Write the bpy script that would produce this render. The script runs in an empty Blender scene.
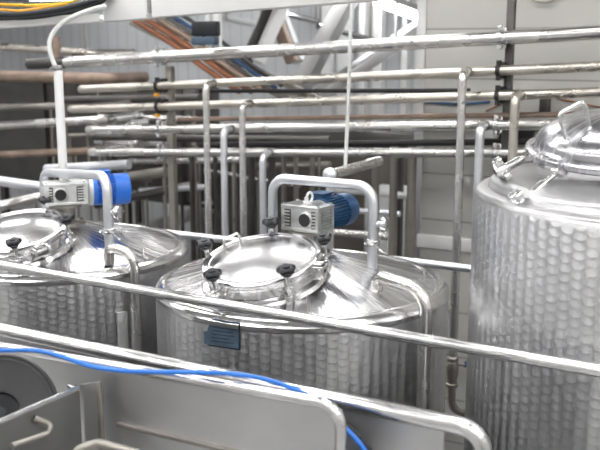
import bpy, bmesh, math, random
from mathutils import Vector, Matrix
random.seed(7)
PI = math.pi
SC = bpy.context.scene
COL = SC.collection

# ------------------------------------------------------------------ camera
HC, FPX, YAW, PITCH = 3.0, 900.0, math.radians(28), math.atan(180/900)
CAM = Vector((0, 0, HC))
FH = Vector((-math.sin(YAW), math.cos(YAW), 0))
RT = Vector((math.cos(YAW), math.sin(YAW), 0))
FW = FH*math.cos(PITCH) - Vector((0, 0, 1))*math.sin(PITCH)
UP = FH*math.sin(PITCH) + Vector((0, 0, 1))*math.cos(PITCH)
def ray(x, y): return FW + RT*((x-300)/FPX) + UP*((225-y)/FPX)
def at_y(x, y, Y): r = ray(x, y); return CAM + r*(Y/r.y)
def at_z(x, y, Z): r = ray(x, y); return CAM + r*((Z-HC)/r.z)
def at_d(x, y, d): return CAM + ray(x, y)*d
def at_plane(x, y, p, n): r = ray(x, y); return CAM + r*((p-CAM).dot(n)/r.dot(n))
cd = bpy.data.cameras.new('camera'); co = bpy.data.objects.new('camera', cd); COL.objects.link(co)
co.matrix_world = Matrix.Translation(CAM) @ Matrix((RT, UP, -FW)).transposed().to_4x4()
cd.sensor_width = 36; cd.lens = FPX/600*36; cd.clip_end = 60
cd.dof.use_dof = True; cd.dof.focus_distance = 3.75; cd.dof.aperture_fstop = 2.6
SC.camera = co

# ------------------------------------------------------------------ materials
def base_mat(name, col, rough=.5, metal=0.0, var=0.0, scale=6.0, bump=0.0, bscale=40.0, rvar=0.0, stretch=(1, 1, 1), emit=None):
    m = bpy.data.materials.new(name); m.use_nodes = True
    nt = m.node_tree; N = nt.nodes; L = nt.links; b = N['Principled BSDF']
    b.inputs['Base Color'].default_value = (*col, 1); b.inputs['Roughness'].default_value = rough
    b.inputs['Metallic'].default_value = metal
    if emit:
        b.inputs['Emission Color'].default_value = (*emit[0], 1); b.inputs['Emission Strength'].default_value = emit[1]
    if var or rvar or bump:
        tc = N.new('ShaderNodeTexCoord'); mp = N.new('ShaderNodeMapping'); mp.inputs['Scale'].default_value = stretch
        L.new(tc.outputs['Object'], mp.inputs['Vector'])
        nz = N.new('ShaderNodeTexNoise'); nz.inputs['Scale'].default_value = scale; nz.inputs['Detail'].default_value = 5
        L.new(mp.outputs['Vector'], nz.inputs['Vector'])
    if var:
        mr = N.new('ShaderNodeMapRange'); mr.inputs[1].default_value = .3; mr.inputs[2].default_value = .7
        mr.inputs[3].default_value = 1-var; mr.inputs[4].default_value = 1+var
        L.new(nz.outputs['Fac'], mr.inputs[0])
        mx = N.new('ShaderNodeMix'); mx.data_type = 'RGBA'; mx.blend_type = 'MULTIPLY'; mx.inputs[0].default_value = 1
        mx.inputs[6].default_value = (*col, 1); L.new(mr.outputs[0], mx.inputs[7]); L.new(mx.outputs[2], b.inputs['Base Color'])
    if rvar:
        mr2 = N.new('ShaderNodeMapRange'); mr2.inputs[1].default_value = .3; mr2.inputs[2].default_value = .7
        mr2.inputs[3].default_value = max(.03, rough-rvar); mr2.inputs[4].default_value = rough+rvar
        L.new(nz.outputs['Fac'], mr2.inputs[0]); L.new(mr2.outputs[0], b.inputs['Roughness'])
    if bump:
        n2 = N.new('ShaderNodeTexNoise'); n2.inputs['Scale'].default_value = bscale; n2.inputs['Detail'].default_value = 3
        L.new(mp.outputs['Vector'], n2.inputs['Vector'])
        bp = N.new('ShaderNodeBump'); bp.inputs['Strength'].default_value = bump; bp.inputs['Distance'].default_value = .01
        L.new(n2.outputs['Fac'], bp.inputs['Height']); L.new(bp.outputs['Normal'], b.inputs['Normal'])
    return m

def swirl_mat(name, radius, pu=.044, pv=.031):
    """engine turned (overlapping circular polish marks) stainless sheet round a cylinder about local Z"""
    m = bpy.data.materials.new(name); m.use_nodes = True
    nt = m.node_tree; N = nt.nodes; L = nt.links; b = N['Principled BSDF']
    def math_(op, a, c=None, d=None):
        n = N.new('ShaderNodeMath'); n.operation = op
        for i, v in enumerate((a, c, d)):
            if v is None: continue
            if isinstance(v, (int, float)): n.inputs[i].default_value = v
            else: L.new(v, n.inputs[i])
        return n.outputs[0]
    tc = N.new('ShaderNodeTexCoord'); sp = N.new('ShaderNodeSeparateXYZ'); L.new(tc.outputs['Object'], sp.inputs[0])
    ang = math_('ARCTAN2', sp.outputs['Y'], sp.outputs['X'])
    ncol = round(2*PI*radius/pu)
    u = math_('MULTIPLY', math_('ADD', ang, PI), ncol/(2*PI))
    cu = math_('FLOOR', u)
    lu = math_('SUBTRACT', math_('SUBTRACT', u, cu), .5)
    x = math_('MULTIPLY', lu, pu)
    par = math_('MODULO', cu, 2.0)
    RC = pu*.62
    h = math_('SQRT', math_('MAXIMUM', math_('SUBTRACT', RC*RC, math_('MULTIPLY', x, x)), 0.0))
    # overlapping round marks: the lowest edge of the topmost mark decides
    v = math_('ADD', math_('DIVIDE', math_('ADD', sp.outputs['Z'], h), pv), math_('MULTIPLY', par, .5))
    y = math_('SUBTRACT', math_('MULTIPLY', math_('SUBTRACT', v, math_('FLOOR', v)), pv), h)
    th = math_('ARCTAN2', y, x)
    rot = math_('DIVIDE', math_('ADD', th, PI), 2*PI)
    r2 = math_('ADD', math_('MULTIPLY', x, x), math_('MULTIPLY', y, y))
    tg = N.new('ShaderNodeTangent'); tg.direction_type = 'RADIAL'; tg.axis = 'Z'
    L.new(tg.outputs[0], b.inputs['Tangent']); L.new(rot, b.inputs['Anisotropic Rotation'])
    b.inputs['Anisotropic'].default_value = .85
    b.inputs['Metallic'].default_value = 1; b.inputs['Roughness'].default_value = .3
    # cell to cell variation of the polish
    cmb = N.new('ShaderNodeCombineXYZ'); L.new(cu, cmb.inputs[0]); L.new(math_('FLOOR', v), cmb.inputs[1])
    wn = N.new('ShaderNodeTexWhiteNoise'); wn.noise_dimensions = '2D'; L.new(cmb.outputs[0], wn.inputs['Vector'])
    nz = N.new('ShaderNodeTexNoise'); nz.inputs['Scale'].default_value = 3.2; nz.inputs['Detail'].default_value = 3
    L.new(tc.outputs['Object'], nz.inputs['Vector'])
    val = math_('ADD', math_('MULTIPLY', wn.outputs['Value'], .05), math_('ADD', .53, math_('MULTIPLY', nz.outputs['Fac'], .16)))
    cb = N.new('ShaderNodeCombineColor'); L.new(val, cb.inputs[0]); L.new(val, cb.inputs[1]); L.new(math_('MULTIPLY', val, 1.02), cb.inputs[2])
    L.new(cb.outputs[0], b.inputs['Base Color'])
    bp = N.new('ShaderNodeBump'); bp.inputs['Strength'].default_value = 1; bp.inputs['Distance'].default_value = 1
    L.new(math_('MULTIPLY', math_('SQRT', r2), .05), bp.inputs['Height']); L.new(bp.outputs['Normal'], b.inputs['Normal'])
    return m

def spun_mat(name, col=(.72, .72, .73), rough=.27, an=.75, streak=.25, rv=.13):
    """steel brushed in circles round local Z, with faint streaks running out from the middle"""
    m = base_mat(name, col, rough, 1.0)
    nt = m.node_tree; N = nt.nodes; L = nt.links; b = N['Principled BSDF']
    tg = N.new('ShaderNodeTangent'); tg.direction_type = 'RADIAL'; tg.axis = 'Z'
    L.new(tg.outputs[0], b.inputs['Tangent']); b.inputs['Anisotropic'].default_value = an
    tc = N.new('ShaderNodeTexCoord'); sp = N.new('ShaderNodeSeparateXYZ'); L.new(tc.outputs['Object'], sp.inputs[0])
    at = N.new('ShaderNodeMath'); at.operation = 'ARCTAN2'; L.new(sp.outputs['Y'], at.inputs[0]); L.new(sp.outputs['X'], at.inputs[1])
    ln = N.new('ShaderNodeVectorMath'); ln.operation = 'LENGTH'; L.new(tc.outputs['Object'], ln.inputs[0])
    cm = N.new('ShaderNodeCombineXYZ'); L.new(at.outputs[0], cm.inputs[0]); L.new(ln.outputs['Value'], cm.inputs[1])
    mp = N.new('ShaderNodeMapping'); mp.inputs['Scale'].default_value = (9, 1.2, 1); L.new(cm.outputs[0], mp.inputs[0])
    nz = N.new('ShaderNodeTexNoise'); nz.inputs['Scale'].default_value = 2.2; nz.inputs['Detail'].default_value = 6; L.new(mp.outputs[0], nz.inputs['Vector'])
    mr = N.new('ShaderNodeMapRange'); mr.inputs[1].default_value = .3; mr.inputs[2].default_value = .7
    mr.inputs[3].default_value = max(.06, rough-rv); mr.inputs[4].default_value = rough+rv
    L.new(nz.outputs['Fac'], mr.inputs[0]); L.new(mr.outputs[0], b.inputs['Roughness'])
    bp = N.new('ShaderNodeBump'); bp.inputs['Strength'].default_value = streak; bp.inputs['Distance'].default_value = .02
    L.new(nz.outputs['Fac'], bp.inputs['Height']); L.new(bp.outputs['Normal'], b.inputs['Normal'])
    return m

M = {}
M['steel'] = base_mat('stainless_tube', (.72, .71, .69), .26, 1, .07, 5, 0, 60, .06)
M['steel_bright'] = base_mat('polished_stainless', (.74, .74, .74), .19, 1, .04, 12, 0, 1, .05)
M['steel_satin'] = base_mat('satin_stainless', (.74, .74, .74), .36, 1, .05, 5, 0, 25, .07)
M['steel_cool'] = base_mat('cool_satin_tube', (.78, .80, .84), .42, 1, .05, 7, 0, 1, .06)
M['steel_warm'] = base_mat('warm_stainless', (.62, .585, .53), .3, 1, .15, 5, 0, 50, .08)
M['steel_dull'] = base_mat('dull_steel', (.36, .34, .31), .45, 1, .18, 5, 0, 30, .08)
M['steel_dark'] = base_mat('dark_steel', (.11, .105, .10), .45, .85, .2, 4, 0, 1, .1)
M['rust'] = base_mat('rust_stained_pipe', (.33, .25, .20), .55, .6, .3, 6, .1, 40)
M['sheet'] = base_mat('worn_stainless_sheet', (.60, .60, .61), .42, 1, .10, 3, .06, 6, .10)
M['sheet_grey'] = base_mat('matt_grey_steel_sheet', (.44, .44, .435), .5, .9, .12, 3, .05, 8, .08)
M['cast'] = base_mat('grey_cast_aluminium', (.62, .63, .63), .3, 1, .1, 30, .08, 90)
M['cast_white'] = base_mat('pale_cast_aluminium', (.70, .71, .70), .42, .7, .1, 30, .08, 90)
M['blue_dark'] = base_mat('dark_blue_paint', (.012, .062, .16), .38, 0, .15, 10)
M['blue_bright'] = base_mat('bright_blue_paint', (.012, .14, .60), .36, 0, .12, 10)
M['black'] = base_mat('black_plastic', (.008, .009, .013), .4, 0, .1, 20)
M['black_soft'] = base_mat('black_rubber', (.02, .02, .022), .6, 0, .1, 20)
M['wheel'] = base_mat('dark_grey_plastic', (.05, .05, .053), .5, 0, .12, 6)
M['plate_grey'] = base_mat('dark_worn_steel_plate', (.27, .27, .265), .5, .9, .14, 3)
M['cable_grey'] = base_mat('dark_grey_cable', (.06, .065, .075), .5, 0, .1, 10)
M['taupe'] = base_mat('grey_brown_housing', (.15, .135, .12), .5, .2, .25, 2)
M['white'] = base_mat('white_painted_metal', (.86, .86, .85), .45, 0, .03, 5)
M['offwhite'] = base_mat('off_white_plastic', (.70, .71, .70), .5, 0, .05, 6)
M['hose_blue'] = base_mat('blue_hose', (.03, .19, .68), .35, 0, .05, 10)
M['yellow'] = base_mat('yellow_cable', (.85, .52, .02), .45, 0, .05, 10)
M['orange'] = base_mat('orange_cable', (.26, .095, .04), .5, 0, .2, 12)
M['amber'] = base_mat('amber_plastic', (.75, .36, .03), .45, 0)
M['plate'] = base_mat('slate_blue_sticker', (.06, .095, .14), .5, 0, .25, 22, .1, 60)
M['plate_edge'] = base_mat('black_ink', (.012, .016, .022), .5, 0)
M['lamp'] = base_mat('lit_tube', (1, 1, 1), .5, 0, emit=((1, .985, .97), 20))
M['lamp_far'] = base_mat('lit_far_tube', (1, 1, 1), .5, 0, emit=((.97, .98, 1), 26))
def swirl(r): return swirl_mat('engine_turned_stainless', r)
M['cone'] = spun_mat('spun_steel_cone', (.60, .60, .61), .26, .55, .10, .10)
M['lid_grey'] = spun_mat('spun_steel_dome', (.50, .50, .52), .26, .25, .0, .05)
M['steel_shoulder'] = base_mat('soft_satin_stainless', (.50, .50, .51), .36, 1, .06, 5, 0, 1, .06)
M['lid'] = spun_mat('spun_steel_lid', (.68, .68, .69), .22, .12, .0, .03)

def panel_mat(name, col, seam, sx, sz, w=.012, rough=.55):
    """flat panels with thin seams, in world XZ/YZ by object coords"""
    m = base_mat(name, col, rough, 0, .06, 1.3)
    nt = m.node_tree; N = nt.nodes; L = nt.links; b = N['Principled BSDF']
    src = b.inputs['Base Color'].links[0].from_socket
    tc = N.new('ShaderNodeTexCoord'); sp = N.new('ShaderNodeSeparateXYZ'); L.new(tc.outputs['Object'], sp.inputs[0])
    def seamf(sock, period):
        a = N.new('ShaderNodeMath'); a.operation = 'PINGPONG'; a.inputs[1].default_value = period/2; L.new(sock, a.inputs[0])
        c = N.new('ShaderNodeMath'); c.operation = 'LESS_THAN'; c.inputs[1].default_value = w/2; L.new(a.outputs[0], c.inputs[0])
        return c.outputs[0]
    outs = []
    if sx:
        ad = N.new('ShaderNodeMath'); ad.operation = 'ADD'; L.new(sp.outputs['X'], ad.inputs[0]); L.new(sp.outputs['Y'], ad.inputs[1])
        outs.append(seamf(ad.outputs[0], sx))
    if sz: outs.append(seamf(sp.outputs['Z'], sz))
    o = outs[0]
    if len(outs) > 1:
        mxn = N.new('ShaderNodeMath'); mxn.operation = 'MAXIMUM'; L.new(outs[0], mxn.inputs[0]); L.new(outs[1], mxn.inputs[1]); o = mxn.outputs[0]
    mx = N.new('ShaderNodeMix'); mx.data_type = 'RGBA'; L.new(o, mx.inputs[0]); L.new(src, mx.inputs[6]); mx.inputs[7].default_value = (*seam, 1)
    L.new(mx.outputs[2], b.inputs['Base Color'])
    return m
M['panel_wall'] = panel_mat('beige_grey_wall_panels', (.47, .465, .44), (.28, .27, .26), 0, .31)
M['back_wall'] = panel_mat('ribbed_pale_wall', (.72, .73, .74), (.58, .59, .60), .16, 0, .02)
M['plain_wall'] = base_mat('pale_painted_wall', (.62, .62, .61), .6, 0, .06, 1.2)
M['ceil'] = base_mat('grey_painted_ceiling', (.30, .30, .31), .6, 0, .05, 1.0)
M['floor'] = base_mat('grey_resin_floor', (.20, .20, .20), .4, 0, .12, 1.5)

# ------------------------------------------------------------------ mesh builder
def fillet(pts, rad, seg=7):
    pts = [Vector(p) for p in pts]
    out = [pts[0]]
    for i in range(1, len(pts)-1):
        p = pts[i]; a = pts[i-1]-p; c = pts[i+1]-p
        la, lc = a.length, c.length
        a.normalize(); c.normalize()
        ang = a.angle(c)
        if ang > PI-.03 or rad <= 0: out.append(p); continue
        t = min(rad/math.tan(ang/2), la*.48, lc*.48); r = t*math.tan(ang/2)
        bis = (a+c).normalized(); cen = p + bis*(r/math.sin(ang/2))
        s = p+a*t-cen; e = p+c*t-cen
        for k in range(seg+1):
            out.append(cen + s.normalized().slerp(e.normalized(), k/seg)*r)
    out.append(pts[-1]); return out

def spline(pts, n=8):
    pts = [Vector(p) for p in pts]; P = [pts[0]*2-pts[1]]+pts+[pts[-1]*2-pts[-2]]
    out = []
    for i in range(1, len(P)-2):
        p0, p1, p2, p3 = P[i-1:i+3]
        for k in range(n):
            t = k/n
            out.append(.5*((2*p1)+(p2-p0)*t+(2*p0-5*p1+4*p2-p3)*t*t+(3*p1-p0-3*p2+p3)*t**3))
    out.append(pts[-1]); return out

def frame(d):
    d = d.normalized(); a = Vector((0, 0, 1)) if abs(d.z) < .9 else Vector((1, 0, 0))
    x = a.cross(d).normalized(); return x, d.cross(x)

def axis_mat(p, d, xhint=None):
    """matrix whose Z runs along d from p"""
    d = Vector(d).normalized()
    if xhint is None: x, y = frame(d)
    else: x = (Vector(xhint)-d*Vector(xhint).dot(d)).normalized(); y = d.cross(x)
    return Matrix.Translation(p) @ Matrix((x, y, d)).transposed().to_4x4()

class MB:
    def __init__(s, Mx=None): s.v = []; s.f = []; s.M = Mx or Matrix()
    def add(s, vs, fs, Mx=None):
        Mx = s.M @ Mx if Mx is not None else s.M
        o = len(s.v); s.v += [Mx @ Vector(v) for v in vs]; s.f += [[i+o for i in f] for f in fs]; return s
    def tube(s, path, r, seg=16, caps=True):
        path = [Vector(p) for p in path]; n = len(path); vs = []; fs = []
        rs = r if isinstance(r, (list, tuple)) else [r]*n
        x = None
        for i, p in enumerate(path):
            d = (path[min(i+1, n-1)]-path[max(i-1, 0)]).normalized()
            if x is None: x, y = frame(d)
            else: x = (x-d*x.dot(d)).normalized(); y = d.cross(x)
            for k in range(seg):
                a = 2*PI*k/seg; vs.append(p+(x*math.cos(a)+y*math.sin(a))*rs[i])
        for i in range(n-1):
            for k in range(seg):
                fs.append((i*seg+k, i*seg+(k+1) % seg, (i+1)*seg+(k+1) % seg, (i+1)*seg+k))
        if caps: fs.append(list(range(seg))[::-1]); fs.append([(n-1)*seg+k for k in range(seg)])
        return s.add(vs, fs)
    def lathe(s, prof, Mx=None, seg=48):
        """prof: (r, z) list; r=0 ends close to a point"""
        vs = []; fs = []; idx = []
        for r, z in prof:
            if r < 1e-6: idx.append([len(vs)]); vs.append((0, 0, z))
            else:
                idx.append(list(range(len(vs), len(vs)+seg)))
                vs += [(r*math.cos(2*PI*k/seg), r*math.sin(2*PI*k/seg), z) for k in range(seg)]
        for a, b in zip(idx, idx[1:]):
            for k in range(seg):
                k2 = (k+1) % seg
                if len(a) == 1 and len(b) == 1: continue
                if len(a) == 1: fs.append((a[0], b[k2], b[k]))
                elif len(b) == 1: fs.append((a[k], a[k2], b[0]))
                else: fs.append((a[k], a[k2], b[k2], b[k]))
        return s.add(vs, fs, Mx)
    def prism(s, poly, z0, z1, Mx=None, bev=0.0):
        n = len(poly); c = Vector((sum(p[0] for p in poly)/n, sum(p[1] for p in poly)/n))
        def ins(p): q = Vector(p[:2])-c; L = q.length or 1; return c+q*max(0, (L-bev)/L)
        rings = [(z0, poly), (z1, poly)] if not bev else [(z0, [ins(p) for p in poly]), (z0+bev, poly), (z1-bev, poly), (z1, [ins(p) for p in poly])]
        vs = []; fs = []
        for z, r in rings: vs += [(p[0], p[1], z) for p in r]
        for i in range(len(rings)-1):
            for k in range(n):
                fs.append((i*n+k, i*n+(k+1) % n, (i+1)*n+(k+1) % n, (i+1)*n+k))
        fs.append(list(range(n))[::-1]); fs.append([(len(rings)-1)*n+k for k in range(n)])
        return s.add(vs, fs, Mx)
    def box(s, c, sz, Mx=None, bev=0.0):
        x, y, z = sz[0]/2, sz[1]/2, sz[2]/2
        bm = bmesh.new(); bmesh.ops.create_cube(bm, size=1)
        for v in bm.verts: v.co = Vector((v.co.x*sz[0], v.co.y*sz[1], v.co.z*sz[2]))
        if bev: bmesh.ops.bevel(bm, geom=bm.edges[:], offset=bev, segments=2, profile=.5, affect='EDGES')
        bm.verts.index_update()
        vs = [v.co+Vector(c) for v in bm.verts]; fs = [[v.index for v in f.verts] for f in bm.faces]
        bm.free(); return s.add(vs, fs, Mx)
    def beam(s, a, b, w, h, up=(0, 0, 1), bev=.004):
        a, b = Vector(a), Vector(b); d = (b-a); L = d.length; d.normalize()
        x = d.cross(Vector(up)).normalized(); y = x.cross(d)
        Mx = Matrix.Translation((a+b)/2) @ Matrix((x, y, d)).transposed().to_4x4()
        return s.box((0, 0, 0), (w, h, L), Mx, bev)
    def build(s, name, mat, parent=None, loc=None, smooth=35):
        if parent is not None: L0 = WORLD[parent]
        elif loc is not None: L0 = Vector(loc)
        else:
            L0 = Vector((sum(v.x for v in s.v)/len(s.v), sum(v.y for v in s.v)/len(s.v), min(v.z for v in s.v)))
        me = bpy.data.meshes.new(name); me.from_pydata([v-L0 for v in s.v], [], s.f)
        bm = bmesh.new(); bm.from_mesh(me); bmesh.ops.recalc_face_normals(bm, faces=bm.faces); bm.to_mesh(me); bm.free()
        me.shade_smooth(); me.set_sharp_from_angle(angle=math.radians(smooth))
        me.materials.append(M[mat] if isinstance(mat, str) else mat)
        o = bpy.data.objects.new(name, me); COL.objects.link(o)
        if parent is not None: o.parent = parent
        else: o.location = L0
        WORLD[o] = L0
        return o
WORLD = {}
def recentre(o, c, rot):
    """give a part its own local frame (origin c, axes rot) so that spun materials turn about its own axis"""
    Mx = Matrix.Translation(c) @ rot.to_4x4()
    for v in o.data.vertices: v.co = Mx.inverted() @ (v.co + WORLD[o])
    P = WORLD[o.parent] if o.parent else Vector()
    o.matrix_local = Matrix.Translation(-P) @ Mx if o.parent else Mx
def thing(name, loc, label, cat, group=None):
    o = bpy.data.objects.new(name, None); o.empty_display_size = .1; COL.objects.link(o); o.location = loc
    WORLD[o] = Vector(loc); return tag(o, label, cat, group)
def tag(o, label, cat, group=None):
    o['label'] = label; o['category'] = cat
    if group: o['group'] = group
    return o
def struct(o): o['kind'] = 'structure'; return o
def pipe(name, pts, r, mat, label, cat='pipe', group=None, bend=.06, seg=16):
    o = MB().tube(fillet(pts, bend), r, seg).build(name, mat)
    return tag(o, label, cat, group)

# ------------------------------------------------------------------ the room
XL, XR, YF, YB, ZC = -9.5, 4.6, -3.5, 9.6, 5.2
def slab(name, lo, hi, mat):
    c = [(a+b)/2 for a, b in zip(lo, hi)]; sz = [b-a for a, b in zip(lo, hi)]
    return struct(MB().box(c, sz).build(name, mat, loc=(0, 0, 0)))
slab('floor', (XL-.2, YF-.2, -.2), (XR+.2, YB+.2, 0), 'floor')
slab('ceiling', (XL-.2, YF-.2, ZC), (XR+.2, YB+.2, ZC+.2), 'ceil')
slab('wall_back', (XL-.2, YB, 0), (XR+.2, YB+.2, ZC), 'back_wall')
slab('wall_left', (XL-.2, YF, 0), (XL, YB, ZC), 'back_wall')
slab('wall_right', (XR, YF, 0), (XR+.2, YB, ZC), 'plain_wall')
slab('wall_front', (XL-.2, YF-.2, 0), (XR+.2, YF, ZC), 'plain_wall')
YP = 5.62
xp = at_y(421, 120, YP).x
slab('wall_partition', (xp, YP, 0), (XR, YP+.12, ZC), 'panel_wall')
# raised platform the near machinery stands on (its edge is below the picture)
ZP = 1.3
pf = MB(); pf.box((-1.2, .2, ZP-.06), (9.0, 4.6, .12))
for x in (-5.4, -2.4, .6, 3.0):
    for y in (-1.9, 2.3): pf.box((x, y, (ZP-.12)/2), (.12, .12, ZP-.12))
struct(pf.build('floor_platform', 'sheet_grey', loc=(0, 0, 0)))

# ------------------------------------------------------------------ lamps on the ceiling
k = 0
rows = {-1.6: 'front', 1.0: 'second', 3.6: 'third', 6.2: 'fourth'}
for y in rows:
    for x in (-7.4, -5.2, -3.0, -.8, 1.4, 3.6):
        col = {-7.4: 'leftmost', -5.2: 'second from left', -3.0: 'third from left', -.8: 'third from right', 1.4: 'second from right', 3.6: 'rightmost'}[x]
        t = thing('ceiling_light', (x, y, ZC), 'wide white ceiling light, %s in the %s row overhead' % (col, rows[y]), 'ceiling light', 'lights on the ceiling')
        MB().box((x, y, ZC-.03), (1.56, .36, .06), bev=.01).build('housing', 'white', t)
        MB().box((x, y, ZC-.065), (1.48, .28, .02), bev=.004).build('diffuser', 'lamp', t)

# ------------------------------------------------------------------ small repeated shapes
def ferrule(p, d, r, name='clamp', parent=None, mat='steel_bright', k=1.45):
    m = MB(); Mx = axis_mat(p, d)
    m.lathe([(r*.98, -.016), (r*k*.92, -.012), (r*k, -.005), (r*k, .005), (r*k*.92, .012), (r*.98, .016)], Mx, 20)
    x, y = frame(Vector(d).normalized())
    m.box((r*k+.006, 0, 0), (.022, .016, .02), Mx, .002)
    m.tube([Mx @ Vector((r*k+.008, -.02, 0)), Mx @ Vector((r*k+.008, .022, 0))], .005, 8)
    return m.build(name, mat, parent)

def knob(p, ax, parent, stem=.06, R=.036):
    """black lobed hand knob on a steel swing bolt; p = foot on the manway ring"""
    Mx = axis_mat(p, ax)
    n = 40; poly = [(R*(1+.13*math.cos(5*2*PI*k/n))*math.cos(2*PI*k/n), R*(1+.13*math.cos(5*2*PI*k/n))*math.sin(2*PI*k/n)) for k in range(n)]
    m = MB(); m.prism(poly, stem, stem+.026, Mx, .007); m.lathe([(R*.55, stem-.012), (R*.6, stem), (R*.5, stem+.004)], Mx, 20)
    m.lathe([(R*.45, stem+.024), (R*.42, stem+.030), (0, stem+.032)], Mx, 20)
    kb = m.build('knob', 'black', parent)
    s = MB(); s.lathe([(0, -.055), (.010, -.055), (.010, stem-.02), (.015, stem-.02), (.015, stem-.008), (0, stem-.008)], Mx, 14)
    s.box((0, 0, -.045), (.05, .024, .03), Mx, .004)
    s.lathe([(.017, -.005), (.019, 0), (.019, .01), (.010, .014)], Mx, 14)
    s.build('swing_bolt', 'steel_bright', kb)
    return kb

# ------------------------------------------------------------------ process tanks
R1, ZR = .66, 1.95
C1 = at_z(302, 280, ZR); C1.z = 0
C0 = at_z(62, 246.5, ZR); C0.z = 0

def cone_z(r, zr=ZR, rise=.165, R=R1): return zr + rise*(1-r/R)
def make_tank(C, label, with_all=True):
    T = Matrix.Translation(C)
    t = thing('process_tank', C, label, 'tank')
    b = MB(T); b.lathe([(R1-.004, ZR-.03), (R1, ZR-.06), (R1, .62), (R1-.02, .58), (R1*.5, .44), (.05, .36), (0, .36)], seg=128)
    b.build('body', SW1, t)
    rm = MB(T); rm.lathe([(R1-.058, ZR+.000), (R1-.052, ZR+.010), (R1-.03, ZR+.010), (R1-.008, ZR-.002), (R1+.005, ZR-.018), (R1+.005, ZR-.036), (R1-.004, ZR-.045)], seg=128)
    rm.build('rim', 'steel_bright', t)
    rc = R1-.055; rise = .15
    cn = MB(T); cn.lathe([(rc, ZR+.004), (rc*.75, ZR+.004+rise*.27), (rc*.5, ZR+.004+rise*.53), (rc*.25, ZR+.004+rise*.78), (.09, ZR+.004+rise*.9), (0, ZR+.004+rise*.92)], seg=128)
    cn.build('cone_top', 'cone', t)
    for a in (.5, 2.07, 3.64, 5.21):
        p = C+Vector((math.cos(a)*R1*.86, math.sin(a)*R1*.86, 0))
        MB().lathe([(0, 0), (.07, 0), (.07, .012), (.035, .03), (.035, .62), (0, .62)], Matrix.Translation(p), 20).build('leg', 'steel_satin', t)
    return t
SW1 = swirl(R1)

def make_manway(t, C, cpx, knobs_px, handle_px, hinge_px, RL=.25):
    """round manway on the cone: cpx = centre of the lid in the picture"""
    rc = R1-.055
    # foot point on the cone under the lid centre
    g = at_z(cpx[0], cpx[1], ZR+.14)
    dirh = Vector((g.x-C.x, g.y-C.y, 0)); dist = min(dirh.length, .33); dirh.normalize()
    slope = math.atan(.15/rc)
    n = (Vector((0, 0, 1))*math.cos(slope)+dirh*math.sin(slope)).normalized()
    foot = C + dirh*dist; foot.z = ZR+.004+.15*(1-dist/rc)
    xh = RT; Mx = axis_mat(foot, n, xh)
    H = .062
    nk = MB(Mx); nk.lathe([(RL-.012, -.03), (RL-.012, H-.004), (RL+.004, H-.002), (RL+.006, H+.006), (RL-.02, H+.006)], seg=80)
    nk.lathe([(RL+.022, -.012), (RL+.012, .004), (RL-.01, .012)], seg=80)
    nk.build('manway_neck', 'steel_bright', t)
    ld = MB(Mx); pr = [(RL-.016, H+.006), (RL+.004, H+.007), (RL+.006, H+.014), (RL+.006, H+.024), (RL, H+.029), (RL-.022, H+.030), (RL-.03, H+.027)]
    for i in range(1, 9):
        q = 1-i/8; pr.append(((RL-.03)*q, H+.027+.036*(1-q*q)))
    ld.lathe(pr, seg=96); lid = ld.build('manway_lid', 'lid', t)
    recentre(lid, Mx @ Vector((0, 0, H)), Mx.to_3x3())
    WORLD[lid] = Mx @ Vector((0, 0, H))
    top = Mx @ Vector((0, 0, H+.08))
    inv = Mx.inverted()
    for (kx, ky) in knobs_px:
        q = inv @ at_plane(kx, ky, top, n); a = math.atan2(q.y, q.x)
        knob(Mx @ Vector(((RL+.022)*math.cos(a), (RL+.022)*math.sin(a), H-.012)), n, t, .074)
    if handle_px:
        q = inv @ at_plane(handle_px[0], handle_px[1], Mx @ Vector((0, 0, H+.05)), n); a = math.atan2(q.y, q.x)
        rd = Vector((math.cos(a), math.sin(a), 0)); tn = Vector((-rd.y, rd.x, 0))
        cc = rd*(RL-.05)
        pts = [cc-tn*.045+Vector((0, 0, H+.02)), cc-tn*.04+rd*.01+Vector((0, 0, H+.075)), cc+tn*.04+rd*.01+Vector((0, 0, H+.075)), cc+tn*.045+Vector((0, 0, H+.02))]
        MB(Mx).tube(fillet(pts, .015, 5), .006, 10).build('lid_handle', 'steel_bright', t)
    if hinge_px:
        q = inv @ at_plane(hinge_px[0], hinge_px[1], Mx @ Vector((0, 0, H)), n); a = math.atan2(q.y, q.x)
        HM = Mx @ Matrix.Rotation(a, 4, 'Z')
        h = MB(HM)
        for sy in (-.032, .032): h.box((RL+.018, sy, H-.006), (.06, .009, .052), bev=.003)
        h.tube([(RL+.036, -.045, H+.004), (RL+.036, .045, H+.004)], .008, 10)
        h.box((RL+.012, 0, H+.022), (.05, .045, .012), bev=.003)
        h.box((RL+.016, 0, H-.03), (.04, .085, .01), bev=.003)
        h.build('hinge', 'steel_bright', t)
    return Mx

tank1 = make_tank(C1, 'engine-turned steel tank in the middle with round hatch and dark blue sticker on its side')
make_manway(tank1, C1, (264, 263), [(212, 273), (288, 270), (217, 243), (270, 222), (321, 237)], (229, 240), (322, 268))
tank0 = make_tank(C0, 'engine-turned steel tank at the left, farther back, with bright blue motor above its cone')
make_manway(tank0, C0, (6, 236), [(13, 240), (-30, 212), (34, 206), (61, 218), (-36, 236)], None, (46, 254))

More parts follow.
